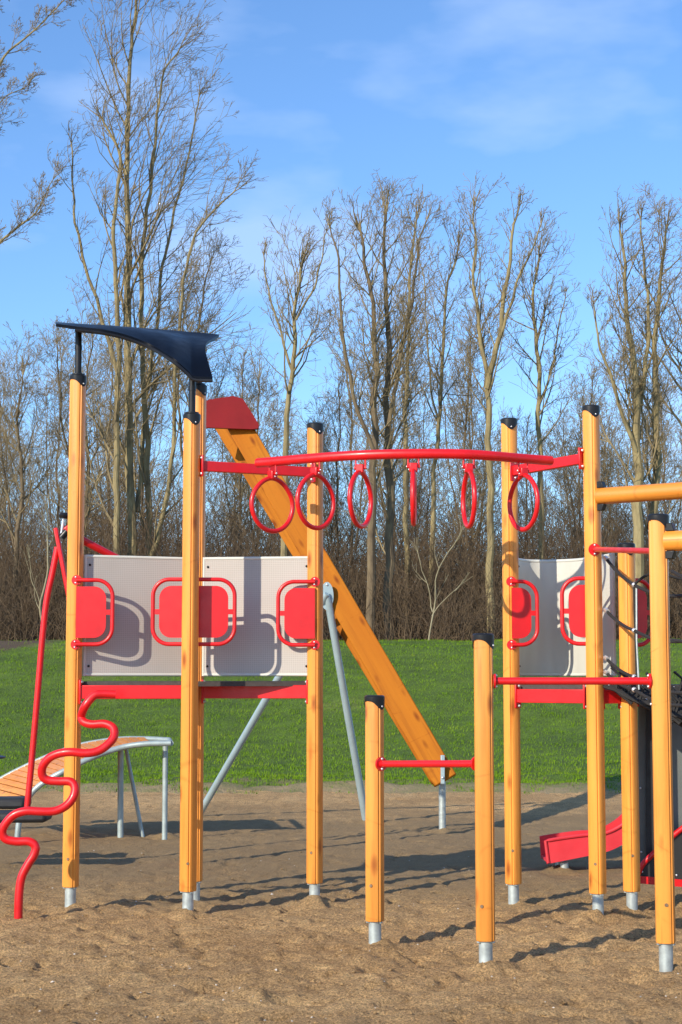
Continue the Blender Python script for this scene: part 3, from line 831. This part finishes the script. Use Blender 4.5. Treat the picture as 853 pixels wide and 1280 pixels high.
# slats
def along(P, t):
    L = [0]
    for i in range(1, len(P)): L.append(L[-1]+(P[i]-P[i-1]).length)
    d = t*L[-1]
    for i in range(1, len(P)):
        if L[i] >= d: return P[i-1].lerp(P[i], (d-L[i-1])/(L[i]-L[i-1]))
    return P[-1]
ns = 30
for k in range(3, ns-6):
    t0, t1 = (k+.06)/ns, (k+.94)/ns
    a1, a2, b1, b2 = along(nearE, t0), along(nearE, t1), along(farE, t0), along(farE, t1)
    a1, b1_ = a1.lerp(b1, .03), b1.lerp(a1, .03); a2, b2_ = a2.lerp(b2, .03), b2.lerp(a2, .03)
    nrm = (a2-a1).cross(b1_-a1).normalized()
    if nrm.z < 0: nrm = -nrm
    m = MB(); m.add([p+nrm*s for s in (.018, -.012) for p in (a1, b1_, b2_, a2)], [(0, 1, 2, 3), (7, 6, 5, 4), (0, 4, 5, 1), (1, 5, 6, 2), (2, 6, 7, 3), (3, 7, 4, 0)])
    mp_ = 'post'; m.build('slat', M['rail'], rp, origin=tuple((a1+b2_)/2), smooth=False)
for (x0, y0, x1, y1, Y, r) in ((207, 932, 206, 1046, 16.9, .027), (151, 936, 151, 1038, 17.2, .03), (158, 937, 181, 1034, 17.4, .02)):
    m = MB(); a_ = W(x0, y0, Y); b_ = W(x1, y1, Y); b_.z = -.1; m.tube([a_, b_], r, 14); m.build('leg', M['ramp_steel'], rp)

# ================================================================= RED SWING FRAME with black seat, left
sw = empty('spinner', G(20, 1090), 'red tube play device with a flat black rubber seat at the left edge', 'play device')
Yw2 = 14.3
m = MB(); m.tube(catmull([W(x, y, Yw2) for x, y in [(34, 1012), (41, 940), (48, 860), (54, 790), (59, 748), (66, 715), (72, 684)]], 5), .0265, 14)
m.build('arm', M['red'], sw)
m = MB(); m.bar(W(70, 660, Yw2-.03), W(86, 745, Yw2-.03), .035, .062, V((0, 1, 0))); m.bar(W(86, 745, Yw2-.03), W(95, 840, Yw2+.1), .035, .062, V((0, 1, 0)))
m.build('arm_plate', M['red'], sw, bevel=.008)
m = MB(); m.tube(catmull([W(x, y, Y) for x, y, Y in [(83, 661, 14.3), (105, 676, 14.4), (133, 691, 14.5), (190, 722, 14.7), (228, 760, 14.8), (236, 850, 14.8), (237, 1000, 14.8), (237, 1100, 14.8)]], 5), .033, 14)
m.build('frame_tube', M['red'], sw)
m = MB(); m.tube([W(77, 667, 14.25), W(80, 646, 14.25)], .012, 12); build_split(m, 'bolt', M['alu'], sw)
m = MB(); m.tube([W(79.7, 648, 14.25), W(80.2, 644.5, 14.25), W(80.7, 641, 14.25)], [.036, .044, .030], 16); m.tube([W(77, 672, 14.25), W(84, 664, 14.25)], .03, 12); m.build('knob', M['black'], sw)
m = MB(); m.bar(W(80, 667, 14.27), W(92, 658, 14.27), .05, .075); m.build('clamp', M['red'], sw, bevel=.01)
m = MB()
for yy, x0, x1, zz, hh in ((Yw2-.02, -70, 62, 1021, .085), (Yw2+.35, -70, 36, 1004, .09)):
    a_ = W(x0, zz, yy); b_ = W(x1, zz-1, yy); m.bar(a_, b_, .34, hh)
m.build('seat', M['rubber'], sw, bevel=.03)
m = MB(); c_ = W(-60, 1030, Yw2+.1); m.tube([(c_.x, c_.y, -.2), (c_.x, c_.y, c_.z)], .05, 16); m.build('pedestal', M['galv'], sw)
bs = empty('round_seat', G(-14, 1030), 'tiny blue seat rim poking in at the left picture edge in front of the grass', 'seat')
c_ = W(-9, 946, 17.9)
m = MB(); m.tube([c_-V((0, 0, .018)), c_+V((0, 0, .0)), c_+V((0, 0, .012))], [.12, .14, .10], 28); m.build('seat', M['blue'], bs)
m = MB(); m.tube([(c_.x, c_.y, -.15), c_-V((0, 0, .01))], .03, 14); m.build('stem', M['galv'], bs)

# ================================================================= TREES
def seg_mesh(name, segs, mat, sides=3):
    A_ = np.array([s[0] for s in segs], float); B_ = np.array([s[1] for s in segs], float)
    r0 = np.array([s[2] for s in segs], float)[:, None]; r1 = np.array([s[3] for s in segs], float)[:, None]
    d = B_-A_; d /= np.linalg.norm(d, axis=1, keepdims=True)+1e-9
    ref = np.where(np.abs(d[:, 2:3]) > .9, np.array([[1., 0, 0]]), np.array([[0, 0, 1.]]))
    u = np.cross(d, ref); u /= np.linalg.norm(u, axis=1, keepdims=True)+1e-9; w = np.cross(d, u)
    n = len(segs); co = np.empty((n, 2*sides, 3))
    for k in range(sides):
        a = 2*math.pi*k/sides; dirn = u*math.cos(a)+w*math.sin(a)
        co[:, k] = A_+dirn*r0; co[:, sides+k] = B_+dirn*r1
    base = (np.arange(n)*2*sides)[:, None]; q = []
    for k in range(sides):
        k2 = (k+1) % sides; q.append(np.concatenate([base+k, base+k2, base+sides+k2, base+sides+k], 1))
    return raw_mesh(name, co.reshape(-1, 3), np.stack(q, 1).reshape(-1, 4), mat, 4)
def rv(r): return V((r.gauss(0, 1), r.gauss(0, 1), r.gauss(0, 1)))
def branch(r, p, d, L, rad, lvl, out, maxl, wind, dens):
    n = 5 if lvl < 2 else (4 if lvl == 2 else 3); st = L/n; pts = [p]; rr = [rad]
    d = d.normalized()
    curl = rv(r)*.05
    for i in range(n):
        d = (d+rv(r)*(.08+.02*lvl)+curl+V((0, 0, 1))*(.17 if lvl < 3 else .09)+V((1, 0, 0))*wind*(.05+.03*lvl)).normalized()
        p = p+d*st; q = max(.0052, rad*(1-.80*(i+1)/n)); out.append((tuple(pts[-1]), tuple(p), rr[-1], q))
        pts.append(p); rr.append(q)
    if lvl >= maxl: return
    k = max(2, int(dens*[0, 6.8, 4.6, 3.0, 3][lvl]*r.uniform(.7, 1.3)*(min(1.5, .55+L/3.0))))
    for j in range(k):
        t = r.uniform(.18, 1.0); i = min(n-1, int(t*n)); f = t*n-i
        b = pts[i].lerp(pts[i+1], f); br = rr[i]*(1-f)+rr[i+1]*f
        ax = (pts[i+1]-pts[i]).normalized(); side = rv(r); side = (side-ax*side.dot(ax)).normalized()
        ang = R(r.uniform(28, 58)); dd = ax*math.cos(ang)+side*math.sin(ang)
        branch(r, b, dd, L*r.uniform(.34, .66)*(1.15-.45*t), max(.0052, br*.62), lvl+1, out, maxl, wind, dens)
def tree(px_stems, Y, label, cat='tree', seed=1, spread=.24, dens=1.0, wind=.6, start=.3, bk='bark', group=None, maxl=4, per_m=2.2, name='bare_tree', twig='twig', tw=1.0, ang_=(26, 52)):
    """px_stems: list of (list of (px, py, dY), base radius, tip radius)"""
    r = random.Random(seed)
    bx_, by_, _ = px_stems[0][0][0]
    b0_ = W(bx_, by_, Y); gz = lawn_z(b0_.x, Y)
    rt = empty(name, (b0_.x, Y, gz-.05), label, cat, group)
    tr = MB(); out = []
    for si, (pp, r0, r1) in enumerate(px_stems):
        P = catmull([W(x, y+(26*max(0, (815-y)/575) if 30 < seed < 100 else 0), Y+dy) for x, y, dy in pp], 6)
        if si == 0 or pp[0][1] > 780: P[0].z = min(P[0].z, gz-.15)
        Q = [p+V((fbm(p.z*1.3+si*7, seed, .8, 3, 1), fbm(p.z*1.3, seed+si*3, .8, 3, 4), 0))*.09 for p in P]
        Q[0] = P[0]
        r0 *= .74; n = len(Q); rs = [r0+(r1-r0)*(i/(n-1))**.85 for i in range(n)]
        tr.tube(Q, rs, 9)
        L = sum((Q[i+1]-Q[i]).length for i in range(n-1))
        kk = int(L*per_m*dens)
        for j in range(kk):
            t = start+(1-start)*(j+r.random())/kk if si == 0 else (.12+.88*(j+r.random())/kk); t = min(.999, t)
            i = min(n-2, int(t*(n-1))); f = t*(n-1)-i
            b = Q[i].lerp(Q[i+1], f); ax = (Q[i+1]-Q[i]).normalized()
            side = rv(r); side = (side-ax*side.dot(ax)).normalized(); ang = R(r.uniform(*ang_))
            dd = ax*math.cos(ang)+side*math.sin(ang)
            ll = L*spread*(1.12-.75*t)*r.uniform(.5, 1.15)+.5
            branch(r, b, dd, ll, max(.012, min(rs[i]*.5, .010+ll*.012)), 1, out, maxl, wind, dens)
        # leader twigs
        for j in range(5):
            branch(r, Q[-1], (Q[-1]-Q[-3]).normalized()+rv(r)*.25, L*.04+.35, r1*.8, 2, out, maxl, wind, dens)
    tr.build('trunk', M[bk], rt)
    org = WL[rt.name]; out = [(tuple(V(a)-org), tuple(V(b)-org), c*tw, d*tw) for a, b, c, d in out]
    o = bpy.data.objects.new('crown', seg_mesh('crown', out, M[twig])); C.objects.link(o); o.parent = rt; WL[o.name] = org
    return rt
# the tall tree at left: several stems
tree([([(166, 815, 0), (164, 650, 0), (160, 470, 0), (160, 300, 0), (160, 160, 0), (166, 40, 0), (176, -40, 0)], .22, .03),
      ([(186, 800, .5), (186, 640, .5), (180, 470, .6), (178, 330, .7), (192, 200, .8), (203, 100, .8), (226, 60, .9)], .16, .02),
      ([(150, 760, -.4), (146, 600, -.5), (148, 420, -.6), (142, 300, -.6), (150, 200, -.6), (128, 150, -.6)], .15, .03),
      ([(160, 760, .2), (200, 660, 0), (216, 560, -.3), (222, 430, -.6), (236, 320, -.8), (262, 270, -1), (292, 240, -1)], .12, .02),
      ([(150, 480, 0), (128, 400, .3), (104, 320, .5), (92, 240, .6), (88, 180, .6)], .10, .02),
      ([(172, 640, .2), (182, 520, .8), (196, 400, 1.2), (210, 300, 1.4), (238, 190, 1.5), (250, 120, 1.5)], .11, .02)],
     50, 'tallest bare tree in view, many-stemmed, rising past the dark curved roof', seed=11, spread=.19, per_m=1.6, wind=1.1, start=.22, dens=.8, ang_=(18, 44))
tree([([(352, 815, 0), (356, 640, 0), (358, 520, 0), (368, 440, 0), (370, 380, 0), (378, 330, 0)], .15, .035),
      ([(366, 470, 0), (350, 420, .2), (338, 370, .3), (330, 320, .4)], .06, .018),
      ([(370, 400, 0), (392, 360, -.2), (402, 320, -.3), (408, 290, -.4)], .05, .015)],
     48, 'slim bare tree with an open forked crown above the overhead bar left of centre', seed=21, spread=.24, wind=.3, start=.45, dens=.75, bk='bark')
tree([([(462, 815, 0), (466, 640, 0), (468, 520, 0), (470, 420, 0), (462, 330, 0), (450, 265, 0)], .19, .035),
      ([(484, 815, .6), (488, 640, .6), (484, 500, .5), (486, 400, .5), (480, 300, .4), (484, 240, .4)], .20, .03),
      ([(470, 560, -.4), (440, 470, -.6), (428, 380, -.8), (424, 300, -.8), (415, 262, -.8)], .09, .02),
      ([(486, 520, .2), (500, 430, .4), (516, 350, .5), (522, 290, .6), (532, 250, .6)], .09, .02)],
     47, 'dense double-trunked bare tree in the middle of the wood behind the rings', seed=31, spread=.18, wind=.4, start=.25, dens=.9, bk='bark_dark')
tree([([(506, 815, 0), (508, 640, 0), (507, 520, 0), (510, 420, 0), (512, 330, 0), (520, 250, 0)], .13, .03)],
     51, 'slender straight bare tree just right of the dense double-trunked one', seed=41, spread=.14, wind=.4, start=.4, dens=.8)
tree([([(538, 815, 0), (541, 640, 0), (548, 520, 0), (553, 420, 0), (560, 340, 0), (572, 285, 0)], .13, .025),
      ([(548, 520, 0), (535, 430, .3), (533, 350, .5), (525, 300, .6)], .05, .015)],
     53, 'thin lichen-green bare tree between the edge-on rings', seed=51, spread=.17, wind=.5, start=.4, dens=.8)
tree([([(612, 815, 0), (613, 650, 0), (611, 520, 0), (609, 460, 0), (600, 400, 0), (593, 320, 0), (594, 235, 0)], .17, .025),
      ([(609, 470, 0), (622, 410, -.3), (632, 340, -.4), (640, 270, -.5), (650, 232, -.5)], .13, .025),
      ([(618, 430, -.2), (642, 350, -.5), (660, 300, -.6), (676, 255, -.6)], .07, .018)],
     48, 'bare tree forking into a tall V just left of the post by the curved panel', seed=61, spread=.15, wind=.25, start=.35, dens=.8, bk='bark')
tree([([(676, 815, 0), (676, 640, 0), (675, 520, 0), (672, 420, 0), (668, 360, 0), (672, 300, 0)], .14, .03),
      ([(674, 500, 0), (690, 440, .3), (698, 390, .4), (706, 350, .5)], .05, .015)],
     50, 'narrow bare tree between the two tall right-hand posts', seed=71, spread=.20, wind=.3, start=.35, dens=.85)
tree([([(800, 815, 0), (798, 650, 0), (796, 520, 0), (792, 430, 0), (782, 350, 0), (778, 262, 0)], .25, .03),
      ([(812, 815, .6), (818, 660, .5), (822, 520, .5), (818, 420, .4), (826, 330, .3), (834, 262, .3)], .20, .03),
      ([(798, 560, 0), (772, 480, -.4), (752, 420, -.6), (742, 360, -.6)], .09, .02),
      ([(800, 500, .1), (812, 400, .3), (806, 320, .4), (802, 250, .5)], .10, .02)],
     46.5, 'thick bushy bare tree at the right edge with swept, curving branches', seed=81, spread=.20, wind=.8, start=.2, dens=.9, bk='bark')
tree([([(868, 815, 0), (866, 600, 0), (862, 460, 0), (868, 340, 0), (874, 270, 0)], .2, .03)],
     49, 'bare tree cut by the right picture edge, only its left branches showing', seed=91, spread=.24, wind=.2, start=.25, dens=1)
tree([([(-62, 900, 0), (-60, 600, 0), (-55, 330, 0), (-50, 100, 0), (-40, -120, 0)], .30, .06),
      ([(-56, 420, 0), (-20, 330, 0), (20, 286, 0), (48, 262, 0), (66, 225, 0)], .075, .012),
      ([(-52, 210, 0), (-25, 140, 0), (2, 78, 0), (40, 40, 0), (86, -6, 0)], .085, .015),
      ([(-45, 60, 0), (-20, 20, 0), (10, -20, 0)], .07, .02),
      ([(-52, 260, 0), (-20, 180, 0), (0, 128, 0), (30, 110, 0)], .05, .012)],
     48, 'bare tree off to the left, its branches reaching in at the upper left', seed=104, spread=.11, wind=.3, start=.85, dens=1.3, per_m=2.2)
tree([([(236, 815, 0), (238, 640, 0), (244, 520, 0), (248, 420, 0), (262, 330, 0)], .14, .02),
      ([(240, 640, 0), (224, 520, .3), (226, 420, .4), (240, 360, .4)], .07, .015)],
     54, 'mid-height bare tree behind the left tower posts', seed=111, spread=.23, wind=.4, start=.3, dens=.9, bk='bark_dark')
tree([([(24, 815, 0), (20, 700, 0), (28, 600, 0), (22, 520, 0), (30, 470, 0)], .14, .02),
      ([(22, 700, 0), (6, 600, .3), (0, 530, .4)], .07, .015)],
     52, 'low bare tree at the left edge of the wood', seed=121, spread=.30, wind=.3, start=.3, dens=1, bk='bark_dark')
tree([([(108, 815, 0), (104, 700, 0), (110, 600, 0), (106, 500, 0), (116, 420, 0)], .15, .02),
      ([(106, 660, 0), (84, 560, .3), (74, 480, .4), (72, 430, .4)], .07, .015)],
     53, 'low bare tree just left of the tallest tree', seed=131, spread=.27, wind=.4, start=.3, dens=1, bk='bark_dark')
# pale saplings in front of the thicket
for i, (st, lab) in enumerate([
    ([([(535, 812, 0), (541, 765, 0), (548, 720, 0), (560, 690, 0), (575, 665, 0)], .034, .010), ([(541, 765, 0), (532, 725, 0), (524, 690, 0)], .022, .008), ([(540, 770, 0), (556, 750, 0), (575, 730, 0)], .018, .008)],
     'pale forked sapling on the bank crest beside the slanting mast'),
    ([([(57, 812, 0), (52, 760, 0), (59, 700, 0), (60, 640, 0)], .05, .015), ([(56, 780, 0), (42, 730, 0), (36, 700, 0)], .02, .008)],
     'pale thin sapling at the wood edge left of the leftmost post')]):
    tree(st, 45.2, lab, cat='sapling', seed=200+i, spread=.18, dens=.55, per_m=1.6, wind=.2, bk='bark_pale', twig='bark_pale', maxl=2, name='sapling', start=.3)

# far woodland: individual trees copied from four sources
srcs = []
rr = random.Random(5)
def px_tree(px, Y, top, seed):
    w_ = rr.uniform(-14, 14)
    base = 812
    st = [([(px, base, 0), (px+w_*.3, base-(base-top)*.35, 0), (px+w_*.2, base-(base-top)*.7, 0), (px+w_, top, 0)], .085, .02),
          ([(px, base-(base-top)*.3, 0), (px-18, base-(base-top)*.6, .3), (px-26, base-(base-top)*.85, .3)], .05, .012)]
    return tree(st, Y, 'far bare woodland tree among the thicket behind the trees at the front', seed=seed, spread=.26, dens=1.0, wind=.3, start=.2, bk='bark_dark', group='bare trees deep in the wood', maxl=4)
for i, (px, Y, top) in enumerate([(300, 58, 470), (420, 60, 500), (580, 57, 430), (730, 59, 480)]):
    srcs.append(px_tree(px, Y, top, 300+i))
def dup(root, loc, rz, sc):
    c = root.copy(); C.objects.link(c); c.location = loc; c.rotation_euler = (0, 0, rz); c.scale = (sc, sc, sc*rr.uniform(.9, 1.12))
    for ch in list(root.children):
        d_ = ch.copy(); C.objects.link(d_); d_.parent = c
    return c
k = 0
for Y in (60, 66, 73, 82):
    nX = 8
    for i in range(nX):
        X = -Y*.235+Y*.47*(i+rr.random())/nX
        if k % 1 == 0:
            s = rr.choice(srcs); dup(s, (X, Y+rr.uniform(-2, 2), lawn_z(X, Y)-.1), rr.uniform(0, 6.28), rr.uniform(.75, 1.15)*(Y/58)**.6)
        k += 1
# thicket of scrub: one mass nobody could count
r = random.Random(77); out = []
for i in range(3500):
    Y = r.uniform(46, 60) if i < 2300 else r.uniform(58, 74); X = r.uniform(-1, 1)*(Y*.25+1); z = lawn_z(X, Y)-.05
    hgt = r.uniform(1.8, 6.2)*(.8+.35*fbm(X, Y, .15, 2, 8))
    if Y < 49: hgt *= .5
    if Y > 58: hgt *= 1.35
    for s_ in range(r.randint(2, 4)):
        d = V((r.gauss(0, .28), r.gauss(0, .28), 1)).normalized()
        branch(r, V((X+r.gauss(0, .2), Y+r.gauss(0, .2), z)), d, hgt*r.uniform(.6, 1), .014+.004*r.random(), 2, out, 4 if i % 4 == 0 else 3, .1, 1.15)
o = bpy.data.objects.new('undergrowth', seg_mesh('undergrowth', out, M['scrub'])); C.objects.link(o)
tag(o, 'brown leafless scrub filling the foot of the wood', 'undergrowth', kind='stuff')
print('SCRUB SEGS', len(out))

# ================================================================= LIGHT, SKY, CAMERA
EL = R(26); AZ = math.atan2(.63, .77)      # light travels towards (+.63, +.77)
sun = bpy.data.lights.new('sun', 'SUN'); sun.energy = 4.3; sun.angle = R(.5); sun.color = (1, .89, .72)
so = bpy.data.objects.new('sun', sun); C.objects.link(so)
dv = V((math.sin(AZ)*math.cos(EL), math.cos(AZ)*math.cos(EL), -math.sin(EL)))
so.rotation_euler = dv.to_track_quat('-Z', 'Y').to_euler()
w = bpy.data.worlds.new('World'); S.world = w; w.use_nodes = True; nt = w.node_tree
bg = nt.nodes['Background']; sky = nt.nodes.new('ShaderNodeTexSky'); sky.sky_type = 'NISHITA'; sky.sun_disc = False
sky.sun_elevation = EL; sky.sun_rotation = math.atan2(-dv.x, -dv.y)
sky.air_density = 1.0; sky.dust_density = .3; sky.ozone_density = 4.0
tc = nt.nodes.new('ShaderNodeTexCoord'); mp = nt.nodes.new('ShaderNodeMapping'); mp.inputs['Scale'].default_value = (1, 1, 2.6); mp.inputs['Location'].default_value = (.4, 0, .2)
nt.links.new(tc.outputs['Generated'], mp.inputs[0])
n = noise_tex(nt, mp.outputs[0], 5.5, 5, .5)
cf = ramp(nt, n, [(.50, (0,)*3), (.68, (.42,)*3)])
skyc = mix(nt, 1.0, sky.outputs[0], (.80, .96, 1.12), 'MULTIPLY')
skyc = mix(nt, cf, skyc, (3.6, 4.6, 6.6))
nt.links.new(skyc, bg.inputs['Color']); bg.inputs['Strength'].default_value = .15
cam = bpy.data.cameras.new('camera'); cam.sensor_fit = 'VERTICAL'; cam.sensor_height = 24; cam.lens = F/1280*24
cam.clip_end = 4000; co_ = bpy.data.objects.new('camera', cam); C.objects.link(co_)
co_.location = (0, 0, CAMH); co_.rotation_euler = (R(90)+TH, 0, 0); S.camera = co_
S.view_settings.view_transform = 'Standard'; S.view_settings.look = 'None'; S.view_settings.exposure = .36; S.view_settings.gamma = 1
